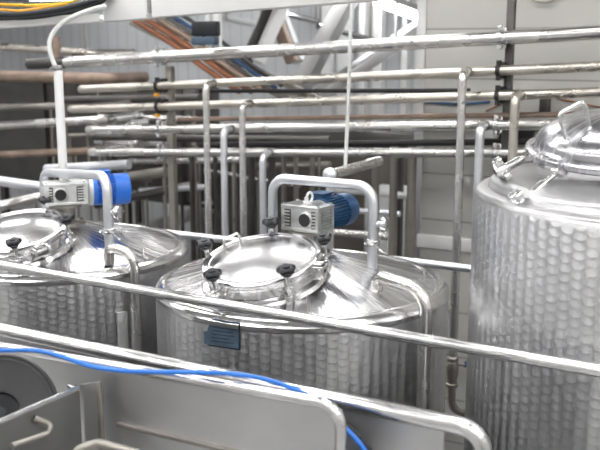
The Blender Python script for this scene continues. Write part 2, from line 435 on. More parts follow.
# sticker on the middle tank
def on_side(x, y, C, R):
    r = ray(x, y); a = r.x**2+r.y**2; o = CAM-C; b = 2*(r.x*o.x+r.y*o.y); c = o.x**2+o.y**2-R*R
    t_ = (-b-math.sqrt(b*b-4*a*c))/(2*a); return CAM+r*t_
def cyl_patch(poly_px, C, R, th, n=8):
    """thin sheet following the cylinder through picture outline"""
    q = [on_side(x, y, C, R) for x, y in poly_px]
    uv = [(math.atan2(p.y-C.y, p.x-C.x), p.z) for p in q]
    m = MB(); bm = bmesh.new()
    vs = [bm.verts.new((u*R, z, 0)) for u, z in uv]; bm.faces.new(vs)
    us = [u*R for u, z in uv]
    for k in range(1, n):
        x = min(us)+(max(us)-min(us))*k/n
        bmesh.ops.bisect_plane(bm, geom=bm.verts[:]+bm.edges[:]+bm.faces[:], plane_co=(x, 0, 0), plane_no=(1, 0, 0))
    ex = bmesh.ops.extrude_face_region(bm, geom=bm.faces[:])
    for g in ex['geom']:
        if isinstance(g, bmesh.types.BMVert): g.co.z += th
    bm.verts.index_update()
    V = [C+Vector(((R+v.co.z)*math.cos(v.co.x/R), (R+v.co.z)*math.sin(v.co.x/R), v.co.y)) for v in bm.verts]
    F = [[v.index for v in f.verts] for f in bm.faces]; bm.free()
    return m.add(V, F)
st = cyl_patch([(204.5, 331), (208, 331.5), (208.5, 328), (212.5, 318.5), (239.5, 322.5), (239.5, 349), (208, 344.5), (204.5, 343.5)], C1, R1, .004).build('sticker', 'plate', tank1)
st['label'] = 'dark slate blue sticker with a stepped left edge'
ed = cyl_patch([(238.8, 322.5), (240.3, 322.5), (240.3, 350), (208, 345.3), (208, 344), (238.8, 348.5)], C1, R1+.003, .002)
for k, (x0, x1, y) in enumerate([(213, 237, 322), (212, 238, 326), (212, 233, 329.5), (211, 235, 333), (211, 229, 336.5), (211, 234, 340)]):
    s = .145
    ed.add(*(lambda mb: (mb.v, mb.f))(cyl_patch([(x0, y+(x0-208)*s*.4), (x1, y+(x1-208)*s*.8), (x1, y+.8+(x1-208)*s*.8), (x0, y+.8+(x0-208)*s*.4)], C1, R1+.0035, .0012, 3)))
ed.build('printed_lines', 'plate_edge', st)

# downpipes leaving the cones
def downpipe(t, C, pts, r, mat='steel'):
    MB().tube(fillet(pts, .085, 9), r, 18).build('outlet_pipe', mat, t)
zc = lambda p, C: ZR+.004+.15*(1-math.hypot(p.x-C.x, p.y-C.y)/(R1-.055))
def cone_pt(x, y, C):
    p = at_z(x, y, ZR+.08)
    for _ in range(12): p = at_z(x, y, zc(p, C))
    return p
a = cone_pt(377, 288, C1)
def px_of(p): d = p-CAM; w_ = d.dot(FW); return 300+FPX*d.dot(RT)/w_
def outlet(t, C, foot, xpix, r, gap, drop):
    """short run outwards over the shoulder, then straight down in front of the tank wall"""
    a = cone_pt(foot[0], foot[1], C); b0 = a+Vector((0, 0, .055)); best = None
    for k in range(90):
        an = math.radians(-80+k); d = RT*math.cos(an)+FH*math.sin(an)
        p = b0.copy()
        while math.hypot(p.x-C.x, p.y-C.y) < R1+gap: p = p+d*.004
        e = abs(px_of(p)-xpix)
        if best is None or e < best[0]: best = (e, p)
    p2 = best[1]; p2.z = b0.z-drop
    downpipe(t, C, [a-Vector((0, 0, .03)), b0, p2, Vector((p2.x, p2.y, .75))], r)
outlet(tank1, C1, (377, 288), 426, .027, .05, .012)
outlet(tank0, C0, (109, 258), 133, .025, .045, .02)
# flat bracket strap beside the left downpipe
q = on_side(122, 318, C0, R1+.012)
rd = Vector((q.x-C0.x, q.y-C0.y, 0)).normalized(); tn = Vector((-rd.y, rd.x, 0))
MB().box((0, 0, 0), (.012, .055, .9), Matrix.Translation(Vector((q.x, q.y, ZR-.2-.45))) @ Matrix((rd, tn, Vector((0, 0, 1)))).transposed().to_4x4(), .003).build('side_strap', 'steel_satin', tank0)
# little pin on the cone shoulder
for C, t, px in ((C1, tank1, (424, 279)), (C0, tank0, (143, 258))):
    p = cone_pt(px[0], px[1], C)
    MB().tube([p-Vector((0, 0, .01)), p+Vector((0, 0, .05))], .006, 8).build('lifting_pin', 'steel_bright', t)

# ------------------------------------------------------------------ gear motors
def gear_motor(C, label, sz, yawdir, blue, px_face, bodymat, mlen=.17, mr=.07, gx=0.0, front=False, capx=.06):
    """gearbox on a pedestal over the cone apex, finned motor on its far end. yawdir = horizontal unit vector from gearbox to motor"""
    L_, W_, H_ = sz
    base = Vector((C.x, C.y, ZR+.004+.15*.9)) + Vector((RT.x, RT.y, 0))*gx
    t = thing('gear_motor', base, label, 'motor')
    d = yawdir.normalized(); s = Vector((d.y, -d.x, 0))     # s points to the viewer's side
    if s.dot(CAM-C) < 0: s = -s
    up = Vector((0, 0, 1))
    ped = .095
    R3 = Matrix((d, -s, up)).transposed().to_4x4() if Matrix((d, -s, up)).determinant() > 0 else Matrix((d, s, up)).transposed().to_4x4()
    sy = -1 if Matrix((d, -s, up)).determinant() > 0 else 1   # local y sign of the viewer's side
    G = Matrix.Translation(base) @ R3
    p = MB(G); p.lathe([(.10, -.02), (.10, 0), (.055, .008), (.048, .012), (.048, ped-.02), (.085, ped-.018), (.085, ped-.002), (0, ped-.002)], seg=32)
    for k in range(6): p.lathe([(0, 0), (.009, 0), (.009, .016), (0, .018)], Matrix.Translation((.082*math.cos(k*PI/3), .082*math.sin(k*PI/3), 0)), 6)
    p.build('pedestal', 'steel_dull', t)
    z0 = ped
    g = MB(G)
    g.box((0, 0, z0+H_/2), (L_*.94, W_*.9, H_*.86), bev=.008)
    g.box((0, 0, z0+.008), (L_, W_, .016), bev=.004)
    g.box((0, 0, z0+H_-.008), (L_, W_, .016), bev=.004)
    for sx in (-1, 1):
        for sy2 in (-1, 1):
            g.box((sx*(L_/2-.012), sy2*(W_/2-.012), z0+H_/2), (.022, .022, H_), bev=.004)
            g.lathe([(0, 0), (.008, 0), (.008, .006), (0, .007)], Matrix.Translation((sx*(L_/2-.014), sy2*(W_/2-.014), z0+H_)), 6)
    # the face with the shaft cap: F maps local (along face, out of face, up)
    if front: F = Matrix(((0, -1, 0, 0), (-sy, 0, 0, 0), (0, 0, 1, 0), (0, 0, 0, 1))); fw, fd = W_, L_
    else: F = Matrix(((1, 0, 0, 0), (0, sy, 0, 0), (0, 0, 1, 0), (0, 0, 0, 1))); fw, fd = L_, W_
    for k in range(5):
        zz_ = z0+.03+k*(H_-.06)/4
        g.box((fw*.34, fd*.46, zz_), (fw*.18, .022, .007), F, .0015)
        g.box((-fw*.38, fd*.46, zz_), (fw*.11, .022, .007), F, .0015)
        g.box((fw*.47, 0, zz_), (.02, fd*.55, .007), F, .0015)
        g.box((-fw*.47, 0, zz_), (.02, fd*.55, .007), F, .0015)
    g.box((-fw*.1, fd*.45, z0+H_*.5), (fw*.2, .02, H_*.3), F, .004)
    gb = g.build('gearbox', bodymat, t)
    fy = fd*(.474 if front else .454)
    for c_, z_ in (((fw*.34, fy, z0+H_/2), (fw*.20, .004, H_*.66)), ((-fw*.37, fy, z0+H_/2), (fw*.13, .004, H_*.66)), ((fw*(.455 if front else .474), 0, z0+H_/2), (.004, fd*.6, H_*.66))):
        MB(G).box(c_, z_, F).build('fin_shade', 'steel_dark', gb)  # thin dark panels that paint the shade between the fins
    RCX = Matrix.Rotation(-sy*PI/2, 4, 'X')   # local z -> local y*sy
    cap = MB(G); cm = F @ Matrix.Translation((fw*capx, fd*.45, z0+H_*.5)) @ Matrix.Rotation(-PI/2, 4, 'X')
    cap.lathe([(.036, 0), (.036, .012), (.03, .016)], cm, 28)
    cap.build('bearing_boss', bodymat, t)
    cap = MB(G); cap.lathe([(.029, .01), (.029, .018), (.026, .021), (0, .021)], cm, 28); cap.build('shaft_cap', 'black_soft', t)
    # oil plug and lifting eye on top
    e = MB(G); e.lathe([(0, 0), (.016, 0), (.016, .012), (.010, .014), (.010, .03), (0, .032)], Matrix.Translation((-.01, 0, z0+H_)), 12)
    ring = [(L_*.12+.022*math.cos(q*PI/8), 0, z0+H_+.028+.022*math.sin(q*PI/8)) for q in range(17)]
    e.tube(ring, .006, 8, False); e.lathe([(.013, 0), (.013, .01), (0, .012)], Matrix.Translation((L_*.12, 0, z0+H_)), 10)
    e.build('breather_and_eye', 'offwhite', t)
    # motor
    RX = Matrix.Rotation(PI/2, 4, 'Y')
    zc_ = z0+H_*(.42 if front else .52); x0 = L_/2
    fl = MB(G); fl.lathe([(mr*.55, -.01), (mr*.75, .0), (mr*.95, .012), (mr*.95, .03), (mr*.8, .034), (0, .034)], Matrix.Translation((x0, 0, zc_)) @ RX, 36)
    fl.build('flange', bodymat, t)
    mo = MB(G); B = Matrix.Translation((x0+.03, 0, zc_)) @ RX
    mo.lathe([(0, 0), (mr*.98, 0), (mr*.98, .022), (mr*.82, .026), (mr*.82, mlen-.03), (mr*.9, mlen-.03)], B, 40)
    for k in range(30):
        a_ = 2*PI*k/30
        mo.box((mr*.88, 0, (.024+mlen-.03)/2), (mr*.2, .0045, mlen-.055), B @ Matrix.Rotation(a_, 4, 'Z'))
    m_ = mo.build('motor_body', blue, t)
    fc = MB(G); fc.lathe([(mr*.86, mlen-.034), (mr*1.02, mlen-.03), (mr*1.02, mlen+.035), (mr*.96, mlen+.05), (mr*.55, mlen+.056), (mr*.5, mlen+.05), (0, mlen+.05)], B, 40)
    fc.build('fan_cover', blue, t)
    tb = MB(G); tb.box((x0+.03+mlen*.42, mr*.55*-sy, zc_+mr*.85), (.085, .075, .045), bev=.008)
    tb.box((x0+.03+mlen*.42, mr*.55*-sy, zc_+mr*.85+.025), (.092, .082, .01), bev=.003)
    tb.build('terminal_box', blue, t)
    return t
dm = (RT*.57+FH*.82)
gear_motor(C1, 'grey gearbox with dark blue finned motor above the middle tank', (.13, .205, .118), dm, 'blue_dark', None, 'cast', .185, .077, .025, True, -.16)
dm0 = (RT*.93+FH*.36)
gear_motor(C0, 'pale gearbox with bright blue motor above the left tank', (.22, .15, .115), dm0, 'blue_bright', None, 'cast_white', .145, .082, 0.03, False, -.14)

# ------------------------------------------------------------------ arched pipes over the motors
def arch(C, legL, legR, topy, d, r, label, handvalve=True, ztl=None):
    """legL/legR : (x,y) foot pixels at depth d; topy pixel of top run"""
    a, b = at_d(legL[0], legL[1], d[0]), cone_pt(legR[0], legR[1], C) if d[1] is None else at_d(legR[0], legR[1], d[1])
    # top height from picture at the right leg
    dep = (b-CAM).dot(FW)
    zt = at_d(legR[0], topy[1], dep).z
    t = thing('arched_pipe', Vector((b.x, b.y, b.z)), label, 'pipe')
    foot_a = cone_pt(legL[0], legL[1], C); foot_a = Vector((a.x, a.y, zc(a, C)-.02))
    zl = at_d(legL[0], topy[0], d[0]).z if topy[0] else zt
    pts = [foot_a, Vector((a.x, a.y, zl)), Vector((b.x, b.y, zt)), b-Vector((0, 0, .02))]
    MB().tube(fillet(pts, .075, 10), r, 18).build('tube', 'steel_cool', t)
    for f in (.32,):
        p = b.lerp(Vector((b.x, b.y, zt)), f); ferrule(p, (0, 0, 1), r, 'clamp', t)
    if handvalve:
        p = b.lerp(Vector((b.x, b.y, zt)), .55); hv = MB()
        dv = (RT*.9-FH*.3).normalized()
        hv.tube([p+dv*r*.8, p+dv*.055], .014, 12)
        ferrule(p+dv*.05, dv, .022, 'side_clamp', t)
        hv.lathe([(.0, .05), (.026, .05), (.026, .062), (0, .064)], axis_mat(p, dv), 18)
        hv.build('side_port', 'steel_cool', t)
        # safety chain loop hanging from the port
        ch = [p+dv*.05-Vector((0, 0, .01)), p+dv*.07-Vector((0, 0, .07)), p+dv*.06-Vector((0, 0, .13)), p+dv*.02-Vector((0, 0, .10)), p+dv*.01-Vector((0, 0, .06))]
        MB().tube(spline(ch, 6), .0022, 6).build('retaining_wire', 'steel_bright', t)
    return t
dC1 = (C1+Vector((0, 0, ZR))-CAM).dot(FW)
dC0 = (C0+Vector((0, 0, ZR))-CAM).dot(FW)
arch(C1, (273, 238), (372, 268), (0, 184), (dC1+.17, None), .0225, 'arched steel pipe looping over the dark blue motor on the middle tank')
arch(C0, (46, 226), (110, 256), (171, 173), (dC0+.2, None), .0235, 'arched steel pipe looping over the bright blue motor on the left tank')

# ------------------------------------------------------------------ tall tank at the right
R2 = .74
DIRX = Vector((1, 0, 0))
C2 = C1 + DIRX*1.56
Z2 = 2.47
T2 = thing('tall_tank', C2, 'tall engine-turned steel tank at the right edge with domed clamped lid', 'tank')
Tm = Matrix.Translation(C2)
b = MB(Tm); b.lathe([(R2-.01, Z2-.008), (R2, Z2-.03), (R2, .55), (R2-.03, .5), (R2*.5, .36), (0, .30)], seg=144); b.build('body', swirl(R2), T2)
rm = MB(Tm); rm.lathe([(R2-.055, Z2+.012), (R2-.02, Z2+.006), (R2-.008, Z2-.004), (R2-.004, Z2-.016)], seg=144); rm.build('rim', 'steel_shoulder', T2)
dz = MB(Tm); dz.lathe([(R2-.05, Z2+.006), (R2-.058, Z2+.03), (R2-.075, Z2+.045), (R2-.12, Z2+.052), (R2*.55, Z2+.085), (R2*.25, Z2+.11), (0, Z2+.115)], seg=128); dz.build('dished_top', 'steel_shoulder', T2)
for a in (.5, 2.07, 3.64, 5.21):
    p = C2+Vector((math.cos(a)*R2*.86, math.sin(a)*R2*.86, 0))
    MB().lathe([(0, 0), (.08, 0), (.08, .012), (.04, .03), (.04, .6), (0, .6)], Matrix.Translation(p), 20).build('leg', 'steel_satin', T2)
# its manway
LR = .30
lc = at_d(613, 153, 3.24)
n2 = (Vector((0, 0, 1))*math.cos(.16) - FH*math.sin(.16)*.9 - RT*.03).normalized()
LM = axis_mat(lc, n2, RT)
nk = MB(LM); nk.lathe([(LR-.035, -.19), (LR-.035, -.03), (LR-.03, -.022), (LR-.004, -.020), (LR-.002, -.004), (LR-.03, -.002)], seg=96)
nk.build('manway_neck', 'steel_bright', T2)
ld = MB(LM); pr = [(LR-.02, -.002), (LR+.004, 0), (LR+.008, .006), (LR+.008, .018), (LR, .024), (LR-.018, .026), (LR-.026, .034)]
for i in range(1, 13):
    q = i/12*PI/2; pr.append(((LR-.026)*math.cos(q), .034+.115*math.sin(q)))
pr[-1] = (0, pr[-1][1])
ld.lathe(pr, seg=112); lid2 = ld.build('manway_lid', 'lid_grey', T2); recentre(lid2, lc, LM.to_3x3()); WORLD[lid2] = lc
# lid handle
hp = []
inv = LM.inverted()
def dome_pt(x, y):
    """point on the dome through a pixel"""
    r = ray(x, y); best = None
    for k in range(2400):
        p = CAM+r*(2.4+k*.0006); q = inv @ p; rr = math.hypot(q.x, q.y)/(LR-.026)
        if rr < 1 and q.z <= .034+.115*math.sqrt(1-rr*rr): return p
    return at_d(x, y, 3.15)
h1, h2 = dome_pt(566, 138), dome_pt(590, 125)
h1 = h1; up_ = n2*.085 - RT*.03
MB().tube(fillet([h1-n2*.01, h1+up_, h2+up_+RT*.005, h2-n2*.01], .018, 6), .0075, 12).build('lid_handle', 'steel_bright', T2)
# swing bolts with wing nuts
def swing(p0, p1, nut, big=1.0):
    p0, p1 = Vector(p0), Vector(p1); d = (p1-p0).normalized()
    m = MB(); m.tube([p0, p1], .010, 12)
    x, y = frame(d); Mx = axis_mat(p1, d)
    m.lathe([(.0, -.018), (.017, -.018), (.017, .018), (0, .018)], axis_mat(p1, x), 14)
    m.lathe([(.0, -.04), (.017, -.04), (.017, .03), (0, .03)], axis_mat(p0.lerp(p1, .45), d), 12)
    o = m.build('swing_bolt', 'steel_bright', T2)
    w = MB(); Wm = axis_mat(p0, d)
    w.lathe([(0, -.026), (.022, -.026), (.025, -.01), (.025, .016), (0, .018)], Wm, 16)
    for k in range(4):
        a_ = k*PI/2+.4
        w.box((.03, 0, -.004), (.03, .016, .026), Wm @ Matrix.Rotation(a_, 4, 'Z'), .004)
        w.lathe([(0, -.016), (.016, -.013), (.016, .008), (0, .012)], Wm @ Matrix.Translation((.044*math.cos(a_), .044*math.sin(a_), 0)), 12)
    w.build('wing_nut', 'steel_bright', o)
fl_l = LM @ Vector((-(LR+.0)*math.cos(.1), -(LR)*math.sin(-.1), -.01))
swing(at_d(502, 170, (fl_l-CAM).dot(FW)), fl_l, True)
a_ = PI+.62; fl_f = LM @ Vector(((LR)*math.cos(a_), (LR)*math.sin(a_), -.012))
swing(at_d(521, 203, (fl_f-CAM).dot(FW)-.035), fl_f, True)
a_ = -.9; fl_f = LM @ Vector(((LR)*math.cos(a_), (LR)*math.sin(a_), -.012))
swing(fl_f+RT*.10-n2*.09, fl_f, True)

# ------------------------------------------------------------------ pipe rack in front of the partition
YR = 5.2
def run(x0, y0, x1, y1, r, mat, label, Y=YR, name='pipe', cat='pipe', group=None, ext=0):
    a, b = at_y(x0, y0, Y), at_y(x1, y1, Y)
    if ext: b = b+(b-a).normalized()*ext
    pts = [a, b]
    if group and x0 < 100 and x0 > 65: pts = [a+Vector((0, .75, 0)), a, b]
    return pipe(name, pts, r, mat, label, cat, group, bend=.09), a, b
G1 = 'pipes of the wall rack'
H = {}
H[1] = run(62, 62.5, 605, 32, .040, 'steel', 'thick topmost horizontal steel pipe of the rack', group=G1, ext=5.2)
H[2] = run(76, 89.5, 605, 66, .0285, 'steel_warm', 'second horizontal steel pipe from the top of the rack', group=G1, ext=5.2)
H[3] = run(66, 109.5, 605, 92, .0285, 'steel_warm', 'third horizontal steel pipe from the top of the rack', group=G1, ext=5.2)
H[4] = run(84, 130, 605, 124, .031, 'steel', 'fourth horizontal steel pipe of the rack, just under the thin rusty one', group=G1, ext=5.2)
H[5] = run(86, 152, 605, 153.5, .030, 'steel', 'lowest horizontal steel pipe of the rack', group=G1, ext=5.2)
run(178, 119.5, 605, 114, .016, 'rust', 'thin rusty horizontal pipe between the third and fourth rack pipes', Y=YR+.068, group=G1, ext=5.2)
run(200, 91, 470, 90.5, .014, 'black_soft', 'black conduit running level behind the second and third rack pipes', Y=YR+.15)
run(200, 145, 545, 141.5, .020, 'black_soft', 'black conduit running level just above the lowest rack pipe', Y=YR+.156)
sl = run(29, 64, 66, 62.4, .042, 'steel_dark', 'dark sleeve end where the thick topmost rack pipe starts', name='pipe_sleeve', cat='pipe')

# rack posts with clamps
def rack_post(px, ytop, ybot, tone, label, amber=False, w=.05):
    a, b = at_y(px[0], ytop, YR+.09), at_y(px[1], ybot, YR+.09)
    x = (a.x+b.x)/2
    t = thing('rack_post', (x, YR+.09, 0), label, 'post', 'posts carrying the pipe rack')
    m = MB(); m.box((x, YR+.11, a.z/2), (w, .05, a.z), bev=.003); 
    m.box((x, YR+.11, .006), (.14, .14, .012))
    m.build('post', tone, t)
    for k in (1, 2, 3, 4, 5):
        _, p, q = H[k]; f = (x-p.x)/(q.x-p.x); c = p.lerp(q, f); rr = {1: .040, 4: .031, 5: .030}.get(k, .0285)
        c = c+Vector((-.03, 0, 0))
        m = MB()
        m.lathe([(rr+.0005, -.012), (rr+.007, -.012), (rr+.007, .012), (rr+.0005, .012)], axis_mat(c, (1, 0, 0)), 24)
        for s in (1, -1): m.box((c.x, c.y-.002, c.z+s*(rr+.016)), (.024, .03, .026), bev=.003)
        m.box((c.x+.01, YR+.062, c.z), (.03, .05, rr*2+.04), bev=.003)
        m.build('pipe_clamp', 'black_soft' if k in (2, 3) else 'steel_bright', t)
        if amber and k in (2, 3): MB().box((c.x, c.y-.012, c.z-rr-.035), (.035, .03, .024), bev=.006).build('clamp_block', 'amber', t)
    return t
rack_post((168, 173), 66, 240, 'steel_dull', 'left upright post of the pipe rack, with amber clamp blocks', True)
rack_post((509, 503), -15, 240, 'steel_dark', 'right upright post of the pipe rack, against the panel wall', False, .045)

# droppers
def dropper(k, x_el, x0, y0, x1, y1, r, mat, label, zb=None, bend=.055):
    _, p, q = H[k]
    xx = (at_y(x0, y0+6, YR-.13).x+at_y(x1, y1, YR-.13).x)/2
    c = p.lerp(q, (xx-p.x)/(q.x-p.x)); bz = at_y(x1, y1, YR-.13).z if zb is None else zb
    a = Vector((xx, YR-.13, c.z)); b = Vector((xx, YR-.13, bz))
    t = thing('drop_pipe', (a.x, a.y, b.z), label, 'pipe', 'pipes dropping from the rack')
    MB().tube(fillet([c, a, b], bend, 9), r, 16).build('tube', mat, t)
    ferrule(c+Vector((0, -.005-{1: .04, 4: .031, 5: .03}.get(k, .0285), 0)), (0, 1, 0), r, 'collar', t, 'steel_dull', 1.15)
    return t, a, b
dropper(2, 206, 206, 82, 209, 240, .0235, 'steel', 'drop pipe from the second rack pipe, leftmost of the drop pipes', .0)
dropper(4, 223.5, 223, 128, 226, 240, .024, 'steel_cool', 'bluish drop pipe from the fourth rack pipe, second from left', .0)
dropper(3, 241.5, 241, 104, 245, 238, .0235, 'steel', 'drop pipe from the third rack pipe, just right of the bluish one', .0)
dropper(5, 263, 263, 152, 263, 235, .0235, 'steel_cool', 'short drop pipe from the lowest rack pipe, left of the arched pipe', .0)
td, ta, tb_ = dropper(2, 461, 461, 69, 454, 370, .0255, 'steel', 'long drop pipe between the middle tank and the tall tank, ending in a valve', None)
dropper(3, 515.5, 515, 97, 512, 165, .0265, 'steel_warm', 'drop pipe from the third rack pipe going down behind the tall tank', .0)
dropper(4, 480.5, 480, 127, 478, 185, .026, 'steel_cool', 'bluish drop pipe beside the left edge of the tall tank', .0)
# valve at the foot of the long drop pipe
vz = at_y(455, 370, YR-.13).z
vb = Vector((ta.x, ta.y, vz))
vt = thing('butterfly_valve', vb-Vector((0, 0, .12)), 'dark steel valve with blue lever tip between the middle tank and the tall tank', 'valve')
m = MB(); m.lathe([(.026, .09), (.034, .08), (.034, .06), (.030, .055), (.036, .04), (.040, .0), (.036, -.04), (.030, -.06), (.030, -.085), (.038, -.09), (.038, -.11), (.026, -.115)], Matrix.Translation(vb), 24)
m.build('valve_body', 'steel_dull', vt)
m = MB(); m.tube([vb+RT*.03+Vector((0, 0, .03)), vb+RT*.075+Vector((0, 0, .03))], .008, 10); m.build('lever', 'steel_dull', vt)
m = MB(); m.box((0, 0, 0), (.06, .028, .034), Matrix.Translation(vb+RT*.10+Vector((0, 0, .03))), .006); m.build('lever_tip', 'blue_dark', vt)
e0 = vb-Vector((0, 0, .11))
pipe('elbow_pipe', [e0, e0-Vector((0, 0, .16)), e0-Vector((0, 0, .20))+RT*.22, Vector((e0.x, e0.y, .0))+RT*.22], .025, 'steel_dull', 'curved dark pipe leading from the valve behind the tall tank', bend=.12)

# long level rail behind the tanks
a, b = at_y(186, 237, 4.5), at_y(478, 267.5, 4.5)
zm = (a.z+b.z)/2
rl = thing('back_rail', (a.x, 4.5, 0), 'pale level tube rail running behind the middle tank to the tall tank', 'rail')
a = Vector((at_y(100, 237, 4.5).x, 4.5, zm)); b = Vector((at_y(560, 267, 4.5).x, 4.5, zm))
MB().tube([a, b], .022, 14).build('tube', 'steel_cool', rl)
for f in (.02, .98):
    p = a.lerp(b, f); MB().tube([p, Vector((p.x, p.y, 0))], .02, 12).build('post', 'steel_satin', rl)

# ------------------------------------------------------------------ near guard rail
YG = 2.62
a, b = at_y(-60, 254.5, YG), at_y(640, 377, YG)
g0, g1 = at_y(0, 265, YG), at_y(600, 371, YG)
z = (g0.z+g1.z)/2
sl_ = (g1.z-g0.z)/(g1.x-g0.x)
gr = thing('guard_rail', (0, YG, ZP), 'slim round steel rail crossing the picture in front of all three tanks', 'rail')
pa = g0+(g0-g1).normalized()*.9; pb = g1+(g1-g0).normalized()*1.6
MB().tube([pa, pb], .0195, 20).build('tube', 'steel_bright', gr)
for p in (pa, pb): MB().tube([p, Vector((p.x, p.y, 0))], .0195, 16).build('post', 'steel_satin', gr)
wp = at_y(432, 341.5, YG)
dd = (pb-pa).normalized()
m = MB(); m.lathe([(.0192, -.008), (.0205, -.003), (.0205, .003), (.0192, .008)], axis_mat(pa+dd*((wp-pa).dot(dd)), dd), 24); m.build('weld_bead', 'steel_bright', gr)

# ------------------------------------------------------------------ near machine guards (tubular frames with sheet infill)
def guard(pts_px, Y, r, panel_drop, label, mat_panel, extra=.0):
    """pts_px: left point and right corner on the top tube"""
    a, b = at_y(*pts_px[0], Y), at_y(*pts_px[1], Y)
    t = thing('machine_guard', (b.x, Y, ZP), label, 'guard')
    zb = ZP+.02
    path = [Vector((a.x, Y, zb)), a, b, Vector((b.x, Y, zb))]
    MB().tube(fillet(path, .07, 9), r, 18).build('frame', 'steel_bright', t)
    m = MB(); vs = [(a.x, Y+.004, zb), (b.x-extra, Y+.004, zb), (b.x-extra, Y+.004, b.z-r+(a.z-b.z)*extra/(b.x-a.x)), (a.x, Y+.004, a.z-r)]
    vs = vs+[(x, y+.004, z_) for x, y, z_ in vs]
    # keep the sheet's upper right corner inside the bent tube
    m.add([Vector(v) for v in vs], [(0, 1, 2, 3), (7, 6, 5, 4), (0, 4, 5, 1), (1, 5, 6, 2), (2, 6, 7, 3), (3, 7, 4, 0)])
    m.build('infill_sheet', mat_panel, t)
    for p in (a, b): MB().box((p.x, Y, ZP+.006), (.1, .08, .012), bev=.003).build('foot_plate', 'steel_satin', t)
    return t, a, b
YM1, YM2 = 2.28, 2.12
guard([(-110, 306.5), (484, 431)], YM1, .026, 0, 'steel machine guard with rounded tube frame, the longer farther one below the guard rail', 'sheet', .115)
g2t, g2a, g2b = guard([(-60, 336), (341, 405.5)], YM2, .017, 0, 'shorter nearer steel machine guard ending at a rounded corner behind the blue hose', 'sheet')
# dull strip standing for the shadow of a recess in the nearer sheet
m = MB(); m.beam(at_y(118, 424, YM2-.004), at_y(345, 478, YM2-.004), .02, .014); m.build('recess_shadow', 'steel_dull', g2t)
# blue hose lying on the frames
hp = [at_y(-30, 350, YM2-.03), at_y(10, 350.5, YM2-.03), at_y(35, 350.5, YM2-.03), at_y(60, 356, YM2-.028), at_y(90, 366, YM2-.028), at_y(120, 370.5, YM2-.028), at_y(160, 372, YM2-.028), at_y(205, 372.5, YM2-.024), at_y(232, 374, YM2+.0), at_y(265, 379.5, YM2+.05), at_y(300, 391.5, YM2+.06), at_y(325, 409, YM2+.06), at_y(345, 428, YM2+.05), at_y(360, 444, YM2+.05), at_y(372, 462, YM2+.05)]
tag(MB().tube(spline(hp, 6), .0075, 12).build('air_hose', 'hose_blue'), 'bright blue hose lying along the steel machine guards', 'hose')
hp2 = [at_y(343, 424, YM2+.08), at_y(352, 430, YM2+.08), at_y(366, 445, YM2+.08), at_y(378, 464, YM2+.08)]
tag(MB().tube(spline(hp2, 6), .006, 10).build('cable', 'black_soft'), 'short black cable hanging beside the blue hose at the corner', 'cable')

# trough with the round wheel, in the lower left corner
hx = thing('steel_hopper', at_y(80, 470, 1.9)*Vector((1, 1, 0)) if False else Vector((at_y(80, 440, 1.98).x, 1.98, ZP)), 'grey steel hopper in the lower left corner with slanted bright edge', 'hopper')
def sheet(pts, th, name, mat, parent):
    pts = [Vector(p) for p in pts]; n = (pts[1]-pts[0]).cross(pts[2]-pts[0]).normalized()*th
    k = len(pts); fs = [list(range(k)), [k+i for i in range(k)][::-1]]+[(i, (i+1) % k, k+(i+1) % k, k+i) for i in range(k)]
    return MB().add(pts+[p+n for p in pts], fs).build(name, mat, parent)
s0, s1 = at_y(78, 388, 2.06), at_y(-8, 425, 1.72)
sheet([s0, s1, Vector((s1.x, s1.y, ZP)), Vector((s0.x, s0.y, ZP))], .006, 'side_plate', 'plate_grey', hx)
MB().tube([s0, s1], .009, 12).build('folded_edge', 'steel_bright', hx)
c0, c1 = at_y(78, 385, 2.07), at_y(99, 381, 2.07)
sheet([c0, c1, Vector((c1.x, c1.y, ZP)), Vector((c0.x, c0.y, ZP))], .006, 'end_plate', 'sheet', hx)
MB().beam(at_y(99, 381, 2.075), Vector((c1.x, 2.075, ZP)), .014, .02).build('flange', 'steel_dull', hx)
MB().box(s0+Vector((-.02, -.01, .004)), (.03, .012, .012), bev=.004).build('bolt', 'steel_bright', hx)
# rod along the side plate
MB().tube(fillet([at_y(12, 446, 1.74), at_y(48, 434, 1.86), at_y(52, 425, 1.9), at_y(34, 418, 1.86)], .02, 5), .010, 12).build('stay_rod', 'steel_dull', hx)
tp = [at_y(50, 480, 1.78), at_y(74, 451, 1.80), at_y(98, 443, 1.84), at_y(140, 455, 1.84), at_y(190, 466, 1.84)]
hf = MB().tube(fillet([Vector((tp[0].x, tp[0].y, ZP))]+tp[1:]+[Vector((tp[-1].x, tp[-1].y, ZP))], .05, 7), .014, 14).build('bent_tube', 'steel_dull')
tag(hf, 'bent steel tube at the bottom edge in front of the grey hopper', 'tube')
# wheel
wn_ = (-FH*.86+Vector((0, 0, 1))*.5+RT*.1).normalized()
wc = at_d(-1, 413, 2.82)
WM = axis_mat(wc, wn_, RT)
wh = thing('wheel', wc, 'large dark grey round wheel with sunken hub in the lower left corner', 'wheel')
RW = .185
m = MB(WM); m.lathe([(.062, -.02), (.066, .0), (.076, .004), (RW-.03, .012), (RW-.02, .018), (RW-.014, .012), (RW-.006, .018), (RW, .010), (RW, -.02), (.062, -.022)], seg=64); m.build('disc', 'wheel', wh)
m = MB(WM); m.lathe([(.064, -.004), (.060, -.014), (.02, -.02), (.02, -.006), (0, -.004)], seg=40); m.build('hub', 'black', wh)
m = MB(WM); m.lathe([(.018, -.02), (.018, -.10), (0, -.10)], seg=16); m.build('axle', 'steel_dark', wh)

